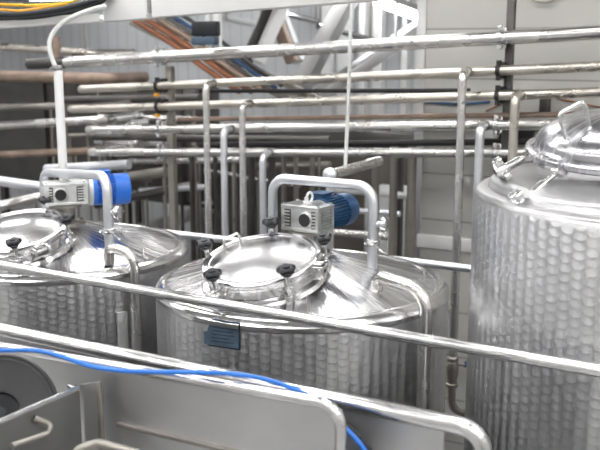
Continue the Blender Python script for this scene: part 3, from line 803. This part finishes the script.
# ------------------------------------------------------------------ things hung high at the left: trunking, cables, conduit
ta_, tb2 = at_d(103, 21.5, 5.0), at_d(146, 18.5, 4.8)
tc_, td_ = at_d(151, 17.5, 4.78), at_d(420, -3.5, 3.9)
def trunk(a, b, h, w, label):
    d = (b-a); nrm = Vector((d.y, -d.x, 0)).normalized()
    if nrm.dot(CAM-a) < 0: nrm = -nrm
    m = MB(); m.beam(a+Vector((0, 0, h/2))-nrm*w/2, b+Vector((0, 0, h/2))-nrm*w/2, w, h, bev=.006)
    for f in (.1, .9):
        p = a.lerp(b, f)+Vector((0, 0, h))-nrm*w/2; m.tube([p, Vector((p.x, p.y, ZC))], .008, 8)
    return tag(m.build('trunking', 'white'), label, 'trunking', 'white trunking sections')
trunk(ta_, tb2, .22, .10, 'short white trunking box high up left of the gap')
trunk(tc_, td_, .22, .10, 'long white trunking beam across the top of the picture')
# gap fitting
MB_ = MB(); g_ = at_d(148.5, 17, 4.82); MB_.box(g_+Vector((0, 0, .10)), (.05, .03, .16), bev=.004)
tag(MB_.build('coupling', 'sheet_grey'), 'small grey coupling in the gap between the white trunking sections', 'coupling')
# tray with cables
ca, cb_ = at_d(-40, 29, 5.0), at_d(102, 20, 5.08)
ct = thing('cable_tray', (ca+cb_)/2, 'pale cable tray in the upper left corner carrying black cables', 'tray')
m = MB(); m.beam(ca, cb_, .24, .014, bev=0); nrm = Vector(((cb_-ca).y, -(cb_-ca).x, 0)).normalized(); nrm = nrm if nrm.dot(CAM-ca) > 0 else -nrm
m.beam(ca+nrm*.12+Vector((0, 0, .012)), cb_+nrm*.12+Vector((0, 0, .012)), .006, .045, bev=0)
m.beam(ca-nrm*.12+Vector((0, 0, .012)), cb_-nrm*.12+Vector((0, 0, .012)), .006, .045, bev=0)
m.build('tray', 'white', ct)
for f in (.15, .85):
    p = ca.lerp(cb_, f); MB().tube([p, Vector((p.x, p.y, ZC))], .006, 8).build('hanger_rod', 'steel_satin', ct)
def cable(pts, r, mat, label, group=None):
    return tag(MB().tube(spline(pts, 6), r, 10).build('cable', mat), label, 'cable', group)
GC = 'cables over the upper left tray'
for k in range(7):
    dy = k*1.7; dd_ = 4.82+.02*k
    cable([at_d(-20, 11+dy*.9+2, dd_), at_d(20, 13.5+dy*.6, dd_), at_d(55, 9+dy*.75, dd_+.02), at_d(85, 2+dy*.9, dd_+.04), at_d(112, -8+dy*.4, dd_+.05)], .010+.002*(k % 3), 'black_soft' if k % 3 == 1 else 'cable_grey',
          'black cable sagging over the upper left cable tray', GC)
cable([at_d(-20, 3, 4.74), at_d(15, 5, 4.74), at_d(45, 5, 4.74), at_d(70, 2, 4.74), at_d(85, -6, 4.74)], .008, 'yellow', 'bright yellow cable in the upper left corner, above an amber one', GC)
cable([at_d(-20, 8.5, 4.73), at_d(8, 10, 4.73), at_d(20, 10.8, 4.73), at_d(40, 8, 4.73), at_d(66, 4, 4.74)], .007, 'amber', 'amber cable just below the yellow cable in the upper left corner', GC)
# bent white conduit
cp = [at_d(106, 6, 4.86), at_d(90, 10, 4.86), at_d(70, 18, 4.86), at_d(56, 29, 4.86), at_d(49.5, 42, 4.86), at_d(51, 55, 4.86), at_d(55, 66, 4.86), at_d(57, 72, 4.86)]
cn_ = thing('conduit', at_d(60, 168, 4.86), 'white bent conduit dropping from the white trunking at the left', 'conduit')
MB().tube(spline(cp, 6), .0125, 14).build('flexible_hose', 'offwhite', cn_)
p0, p1 = at_d(57.8, 68, 4.86), at_d(61, 190, 4.95)
p1.x, p1.y = p0.x, p0.y
MB().tube([p0, Vector((p0.x, p0.y, p1.z))], .024, 16).build('rigid_tube', 'white', cn_)
ferrule(p0, (0, 0, 1), .022, 'gland', cn_, 'sheet_grey', 1.2)
# fittings beside the conduit
fp = at_y(56, 46, YR)
m = MB(); m.lathe([(0, -.085), (.03, -.085), (.03, -.02), (.04, -.02), (.04, .02), (.03, .02), (.03, .07), (0, .07)], Matrix.Translation(fp), 18)
tag(m.build('fitting', 'rust'), 'rusty pipe fitting just right of the white conduit bend', 'fitting')
# white hanging cable in the middle
cable([Vector((at_y(352, -14, 4.75).x, 4.75, ZC)), at_y(352, -14, 4.75), at_y(350.5, 30, 4.75), at_y(349, 80, 4.75), at_y(347.5, 120, 4.75), at_y(346, 150, 4.75), at_y(345, 172, 4.72)], .0105, 'offwhite', 'pale cable hanging straight down past the middle of the rack')
# pipe going away from the viewer behind the arched pipe
yp0 = at_y(330, 175, 4.42); yp1 = at_y(379, 161, 5.05)
zz = (yp0.z+yp1.z)/2
pr_ = thing('branch_pipe', yp0, 'grey pipe sloping away behind the middle arched pipe up to the rack', 'pipe')
MB().tube([yp0, yp1], .030, 16).build('tube', 'steel', pr_)
m = MB(); m.lathe([(0, -.02), (.036, -.02), (.042, -.01), (.042, .01), (.034, .02), (.018, .03), (0, .03)], axis_mat(yp0, yp0-yp1), 20); m.build('end_flange', 'steel_cool', pr_)
m = MB(); m.tube([yp0-Vector((0, 0, .0)), Vector((yp0.x, yp0.y, 0))], .022, 14); m.build('support_leg', 'steel_satin', pr_)

# black box beside the white post
bp = at_y(206, 34, 5.076)
bx = thing('control_box', bp, 'black flat box hung at the top beside a white post', 'box')
m = MB(); m.box(bp+Vector((0, 0, .035)), (.20, .05, .095), bev=.008); m.build('casing', 'black', bx)
m = MB(); m.box(bp+Vector((0, -.012, -.045)), (.185, .07, .055), bev=.012); m.build('lower_cover', 'plate', bx)
m = MB(); m.box(bp+Vector((-.06, -.03, -.075)), (.03, .02, .014)); m.box(bp+Vector((.05, -.03, -.075)), (.04, .02, .014)); m.build('bracket', 'steel_bright', bx)
for px, w, lab in ((218, .045, 'white post right of the black box at the top'), (209, .03, 'white post behind the black box at the top')):
    q0 = at_y(px, 48, 5.12)
    tag(MB().box((q0.x, 5.12, (q0.z+ZC)/2), (w, .04, ZC-q0.z), bev=.004).build('hanging_post', 'white'), lab, 'post')

# orange and dark cables slanting down behind the rack
GO = 'cables slanting behind the rack'
for k, (x0, y0, x1, y1, c, lab) in enumerate([
        (134, 20, 240, 92, 'orange', 'orange-brown cable slanting behind the rack, lowest of the bundle'),
        (142, 17, 252, 92, 'orange', 'orange-brown cable slanting behind the rack, in the middle of the bundle'),
        (150, 14, 262, 90, 'rust', 'rusty brown cable slanting behind the rack near the black box'),
        (158, 12, 270, 90, 'steel_dark', 'dark grey cable slanting behind the rack, under the black box'),
        (166, 12, 276, 88, 'blue_dark', 'dark blue cable slanting behind the rack, right of the brown ones'),
        (174, 10, 282, 86, 'black_soft', 'black cable slanting behind the rack, uppermost of the bundle')]):
    A_, B_ = at_y(x0, y0, 5.75), at_y(x1, y1, 5.75)
    cable([A_, A_.lerp(B_, .35)+Vector((0, .02, .01)), A_.lerp(B_, .7), B_], .022 if k < 3 else .015, c, lab, GO)
sa, sb_ = at_y(130, 22, 5.85), at_y(290, 100, 5.85)
lt = thing('cable_ladder', (sa+sb_)/2, 'slanting steel cable ladder behind the orange-brown cables', 'cable ladder')
for off in (0, .26): MB().beam(sa+Vector((off, 0, 0)), sb_+Vector((off, 0, 0)), .02, .05).build('side_rail', 'steel_dull', lt)
for k in range(6):
    p = sa.lerp(sb_, (k+.5)/6); MB().beam(p, p+Vector((.26, 0, 0)), .02, .02).build('rung', 'steel_dull', lt)

# ------------------------------------------------------------------ deep background
# left cluster of pipes
def bg(x0, y0, x1, y1, r, mat, label, Y, Y1=None):
    a, b = at_y(x0, y0, Y), at_y(x1, y1, Y if Y1 is None else Y1)
    if x0 < 0: a = b+(a-b)*(((XL+.05 if y0 < 170 else a.x-.8)-b.x)/(a.x-b.x))
    t = thing('pipe', (a+b)/2, label, 'pipe')
    MB().tube(fillet([a, b, b+Vector((.02, .5, 0))], .08) if x0 < 0 else [a, b], r, 16).build('tube', mat, t)
    for f in ((.97,) if x0 < 0 else (.04, .96)):
        p = a.lerp(b, f); up_ = p.z > 2.75
        e = Vector((p.x, p.y, (3.62 if p.y > 6.3 and p.x < xp else ZC) if up_ else 0))
        MB().tube([p, e], .010, 8).build('hanger' if up_ else 'stand', 'steel_dull', t)
    return t
bg(-30, 44, 96, 53.5, .036, 'steel_warm', 'brownish pipe high at the left behind the white conduit', 6.4)
bg(-30, 75, 108, 79, .052, 'rust', 'thick rust-stained pipe at the left edge behind the conduit', 6.3)
bg(-30, 127.5, 100, 120, .036, 'steel', 'bright thick pipe crossing the left edge below the dark box', 5.7)
bg(-30, 156, 88, 151, .032, 'rust', 'rusty pipe crossing the left edge at the level of the lowest rack pipe', 5.7)
bg(46, 169, 129, 164.5, .036, 'steel_cool', 'pale thick pipe end behind the left arched pipe', 5.3)
bg(-20, 178, 48, 188, .038, 'steel_cool', 'pale pipe at the left edge, above the one sloping up to the left motor', 4.95)
bg(-30, 213, 44, 196, .040, 'steel', 'pale pipe at the left edge sloping up towards the left motor', 4.75, 5.25)
bg(95, 137, 330, 140, .030, 'steel_dark', 'dark pipe between the two lowest rack pipes at the left', 5.9)
bg(60, 100, 200, 98, .034, 'steel_dark', 'dark pipe between the second and third rack pipes at the left', 6.0)
bg(100, 181, 166, 172, .045, 'steel_dull', 'dull thick pipe below the lowest rack pipe, left of the rack post', 6.2)
bg(118, 196, 196, 184, .03, 'steel', 'steel pipe behind the bright blue motor, left of the rack post', 6.4)
bg(96, 205, 168, 190, .035, 'steel_dark', 'dark pipe just behind the bright blue motor', 6.2)
bg(-20, 108, 60, 106, .03, 'steel_dull', 'dull pipe in front of the dark box at the left', 6.2)
bg(96, 141, 166, 143, .03, 'steel_cool', 'pale pipe just above the lowest rack pipe at the left', 6.3)
bg(66, 136, 168, 133, .02, 'steel_dull', 'dull pipe close under the fourth rack pipe at the left', 6.1)
bg(120, 161, 240, 160, .028, 'steel', 'steel pipe close under the lowest rack pipe at the left', 6.3)
bg(62, 176, 150, 179, .03, 'steel_dull', 'dull pipe above the bright blue motor', 6.25)
bg(100, 117, 196, 119, .024, 'steel', 'steel pipe just below the third rack pipe at the left', 6.25)
bg(140, 190, 208, 187, .026, 'steel_cool', 'pale pipe crossing behind the left rack post', 6.25)
# dark box standing in for the shade among pipes left of the rack
dA, dB = at_y(-60, 103, 6.8), at_y(196, 104, 6.8)
m = MB(); zt_, zb_ = at_y(60, 83, 6.8).z, at_y(60, 190, 6.8).z
m.box(((dA.x+dB.x)/2, 7.0, (zt_+zb_)/2), (dB.x-dA.x, .4, zt_-zb_), bev=.02)
for f in (.2, .45, .7, .95):
    m.box((dA.x+(dB.x-dA.x)*f, 7.0, (zt_+zb_)/2), (.05, .46, zt_-zb_+.06))
    m.box((dA.x+(dB.x-dA.x)*f, 7.0, zb_/2), (.07, .07, zb_))
tag(m.build('shade_box', 'steel_dark'), 'dark square box standing in for shade behind the left part of the rack', 'shade_box')
mA, mB_ = at_y(196, 150, 8.0), at_y(424, 150, 8.0)
m = MB(); zt_ = at_y(300, 150, 8.0).z
m.box(((mA.x+mB_.x)/2, 8.3, zt_/2), (mB_.x-mA.x, .6, zt_), bev=.03)
for f in (.06, .3, .55, .8, .97): m.box((mA.x+(mB_.x-mA.x)*f, 8.0, zt_/2), (.08, .08, zt_), bev=.01)
tag(m.build('machine_housing', 'taupe'), 'large grey-brown machine housing far behind the drop pipes', 'machine')
mA, mB_ = at_y(224, 110, 7.0), at_y(418, 110, 7.0)  # dark box carrying the background shade on behind the lower rack pipes
m = MB(); zt_, zb_ = at_y(300, 128, 7.0).z, at_y(300, 150, 7.0).z
m.box(((mA.x+mB_.x)/2, 7.1, (zt_+zb_)/2), (mB_.x-mA.x, .25, zt_-zb_), bev=.01)
for f in (.1, .9): m.box((mA.x+(mB_.x-mA.x)*f, 7.1, zb_/2), (.06, .06, zb_))
tag(m.build('shade_box', 'steel_dark'), 'long dark level box standing in for shade behind the two lowest rack pipes', 'shade_box')
# tube racks behind: vertical pipes
vert = [(182, 158, 236, .014, 'steel_dark', 6.4), (193, 158, 240, .026, 'steel_dark', 6.0), (200, 158, 240, .013, 'steel_dull', 6.6), (216, 155, 240, .020, 'steel_dark', 6.0),
        (234, 158, 240, .014, 'steel_warm', 6.4), (252, 155, 240, .026, 'steel_dark', 5.8), (272, 155, 240, .024, 'steel_dark', 5.8), (284, 158, 240, .02, 'steel_dull', 6.3),
        (296, 158, 240, .02, 'steel_dull', 6.3), (312, 155, 200, .02, 'steel_dull', 6.2), (375, 165, 262, .026, 'steel_dull', 5.6), (393, 157, 262, .027, 'steel_dull', 5.45), (411, 157, 262, .030, 'steel_dull', 5.45)]
names = ['just right of the left rack post', 'left of the leftmost drop pipe', 'hidden close behind the leftmost drop pipe', 'between the leftmost and the bluish drop pipes', 'between the bluish drop pipe and its right neighbour',
         'left of the short drop pipe', 'just right of the short drop pipe', 'behind the left leg of the middle arched pipe', 'behind the middle gearbox', 'above the dark blue motor',
         'just right of the middle arched pipe', 'left one of the two by the panel wall edge', 'right one of the two by the panel wall edge']
for (px, y0, y1, r, mt, Y), nm in zip(vert, names):
    a = at_y(px, y0, Y); c = at_y(px, y1, Y)
    x = (a.x+c.x)/2
    ztop = a.z+.1
    tag(MB().tube([(x, Y, ztop), (x, Y, 0)], r, 12).build('upright_pipe', mt), ('dark' if mt == 'steel_dark' else 'dull') + ' upright pipe ' + nm, 'pipe', 'upright pipes behind the rack')
# sloping grey beam and white low walls at left centre
a, b = at_y(118, 239, 6.6), at_y(212, 206, 7.6)
tag(MB().beam(a, b, .06, .13).build('beam', 'steel_satin'), 'wide grey beam sloping up behind the left tank and the rack post', 'beam')
a, b = at_y(128, 196, 7.4), at_y(214, 207, 7.4)
tag(MB().beam(a, b, .04, .04).build('strut', 'steel_dark'), 'thin dark level strut in front of the white wall left of centre', 'strut')
a = at_y(138, 200, 7.45); 
tag(MB().box((a.x, 7.45, a.z/2), (.05, .05, a.z)).build('strut_post', 'steel_dark'), 'thin dark post carrying the level strut in front of the white wall', 'post')
# horizontals seen between the uprights
for (x0, y0, x1, y1, r, mt, Y, lb) in [(255, 166, 330, 165, .03, 'steel_dull', 6.6, 'dull level pipe behind the middle arched pipe'), (205, 170, 300, 186, .02, 'steel', 6.9, 'thin level pipe behind the drop pipes'),
        (320, 208, 400, 214, .022, 'steel_cool', 6.4, 'pale level pipe right of the dark blue motor, behind'), (330, 232, 392, 237, .028, 'steel', 6.1, 'level pipe just above the cone behind the middle tank'),
        (330, 189, 410, 196, .03, 'offwhite', 7.0, 'whitish level pipe between the uprights right of the motor')]:
    bg(x0, y0, x1, y1, r, mt, lb, Y)
# pale tank-like cabinet behind, seen between uprights
cA = at_y(396, 192, 7.4)
m = MB(); m.box((cA.x, 7.6, cA.z/2), (.62, .4, cA.z), bev=.02); m.box((cA.x, 7.4, cA.z*.65), (.52, .02, cA.z*.5), bev=.006)
tag(m.build('cabinet', 'offwhite'), 'pale cabinet far behind between the upright pipes', 'cabinet')
# low mezzanine ceiling with trusses deep behind the rack
slab('ceiling_mezzanine', (XL, 6.3, 3.62), (xp+.05, YB, 3.74), 'ceil')
def strut(x0, y0, d0, x1, y1, d1, w, h, mat, label, name='brace', cat='brace'):
    lo, hi = at_d(x0, y0, d0), at_d(x1, y1, d1)
    if hi.z < lo.z: lo, hi = hi, lo
    hi = lo+(hi-lo)*((3.618-w*.4-lo.z)/(hi.z-lo.z)) if hi.z > lo.z+.05 else hi
    tag(MB().beam(lo, hi, w, h).build(name, mat), label, cat)
strut(296, 96, 7.6, 352, -8, 7.2, .17, .12, 'steel_satin', 'wide grey diagonal brace behind the rack, left of the hanging cable')
strut(258, 62, 7.9, 277, 18, 7.9, .10, .10, 'white', 'white slanting brace behind the topmost pipe, left leg of an A shape')
strut(246, 62, 8.0, 268, 12, 8.0, .06, .10, 'steel_dark', 'dark slanting brace beside the white A shape')
strut(292, 62, 8.1, 276, 18, 8.1, .07, .10, 'rust', 'brownish brace forming the right leg of the A shape')
strut(299, 62, 8.2, 284, 24, 8.2, .09, .10, 'white', 'white slanting brace right of the brownish one')
strut(382, 52, 8.0, 312, 100, 7.6, .14, .10, 'steel_satin', 'grey diagonal brace crossing behind the second rack pipe')
for x, w, lab in ((328, .10, 'white column behind the rack, left of the hanging cable'), (345, .14, 'wide white column behind the hanging cable'), (363, .07, 'narrow white column right of the hanging cable'), (378, .10, 'white column behind the far lit tube'), (405, .06, 'thin white column by the panel wall edge')):
    a = at_y(x, 100, 8.9)
    tag(MB().box((a.x, 8.9, 3.62/2), (w, .1, 3.62)).build('column', 'white'), lab, 'column')
for k, (x0, y0, x1, y1, r, mt, lb) in enumerate([(262, 8, 318, 22, .03, 'steel_bright', 'shiny conduit under the far ceiling left of the brace'), (318, 26, 372, 40, .03, 'steel_bright', 'shiny conduit under the far ceiling right of the brace'), (225, 18, 262, 26, .03, 'white', 'white conduit under the far ceiling near the black box')]):
    bg(x0, y0, x1, y1, r, mt, lb, 7.9, 8.5)
for x, lb in ((379.5, 'left'), (397, 'right')):
    a, b = at_y(x, -10, 7.2), at_y(x, 45, 7.2)
    tag(MB().tube([(a.x, 7.2, a.z+.1), (a.x, 7.2, b.z)], .014, 8).build('hanger_rod', 'white'), 'thin white hanger rod, %s of the pair in front of the far lit tube' % lb, 'rod')
# far lit tube light
la, lb_ = at_d(376, 2, 7.4), at_d(425, 20, 7.9)
lf = thing('tube_light', (la+lb_)/2, 'lit tube light glowing high behind the rack by the panel wall edge', 'light')
m = MB(); m.beam(la+Vector((0, 0, .06)), lb_+Vector((0, 0, .06)), .12, .05); m.build('housing', 'white', lf)
MB().tube([la, lb_], .03, 12).build('tube', 'lamp_far', lf)
for f in (.1, .9):
    p = la.lerp(lb_, f)+Vector((0, 0, .08)); MB().tube([p, Vector((p.x, p.y, 3.62))], .006, 6).build('hanger', 'white', lf)
# added lights that brighten the space under the far low ceiling
for x, y, lb in ((-7.5, 8.3, 'left'), (-5.6, 8.3, 'middle'), (-3.6, 8.3, 'right')):
    t = thing('tube_light', (x, y, 3.6), 'added white tube light under the far low ceiling, %s of three' % lb, 'light', 'added tube lights under the low ceiling')
    MB().box((x, y, 3.595), (1.2, .12, .05), bev=.006).build('housing', 'white', t)
    MB().tube([(x-.56, y, 3.55), (x+.56, y, 3.55)], .025, 10).build('tube', 'lamp_far', t)

# bits on the panel wall at the right
m = MB(); p = at_y(489, 134, YR+.12); m.box((p.x, YR+.12, p.z), (.085, .05, .045), bev=.006); m.box((p.x+.05, YR+.12, p.z), (.02, .03, .03), bev=.004)
m.tube([(p.x, YR+.14, p.z), (p.x, YP, p.z)], .01, 8)
tag(m.build('junction_box', 'offwhite'), 'small pale junction box on the panel wall left of the right rack post', 'box')
p = at_y(516, 134, YP-.04)
m = MB(); m.box((p.x, YP-.03, p.z), (.22, .06, .10), bev=.006); tag(m.build('terminal_strip', 'black'), 'black terminal strip on the panel wall behind the drop pipes', 'box')
cable([at_y(486, 111, YP-.007), at_y(510, 101, YP-.007), at_y(540, 96, YP-.007), at_y(570, 101, YP-.007), at_y(612, 110, YP-.007)], .005, 'orange', 'thin orange cable on the panel wall above the tall tank')
cable([at_y(424, 102, YP-.007), at_y(455, 104, YP-.007), at_y(490, 102, YP-.007)], .008, 'blue_dark', 'thin dark blue cable on the panel wall under the third rack pipe')
p = at_y(545, 106, YP-.03)
tag(MB().box((p.x, YP-.03, p.z), (.06, .06, .09), bev=.006).build('wall_bracket', 'steel_dark'), 'small dark bracket on the panel wall above the domed lid', 'bracket')
ring = [at_y(544+14*math.cos(q*PI/8), -6+8*math.sin(q*PI/8), YP-.03) for q in range(9)]
tag(MB().tube(spline(ring, 3), .008, 8).build('cable', 'steel_dull'), 'grey cable loop at the top edge of the panel wall', 'cable')
# vertical trim at the partition's end
m = MB(); m.box((xp-.01, YP-.005, ZC/2), (.06, .02, ZC)); struct(m.build('trim_1', 'steel_satin', loc=(0, 0, 0)))
# low pale band on the partition
za, zb2 = at_y(445, 236, YP).z, at_y(445, 249, YP).z
m = MB(); m.box(((xp+XR)/2, YP-.012, (za+zb2)/2), (XR-xp, .024, za-zb2), bev=.004); struct(m.build('trim_2', 'white', loc=(0, 0, 0)))

# ------------------------------------------------------------------ world and view
w = bpy.data.worlds.new('world'); SC.world = w; w.use_nodes = True
w.node_tree.nodes['Background'].inputs[0].default_value = (.9, .95, 1, 1); w.node_tree.nodes['Background'].inputs[1].default_value = .3
SC.view_settings.view_transform = 'Standard'; SC.view_settings.look = 'None'; SC.view_settings.gamma = 1.0
SC.view_settings.use_curve_mapping = False
SC.view_settings.exposure = 0.52
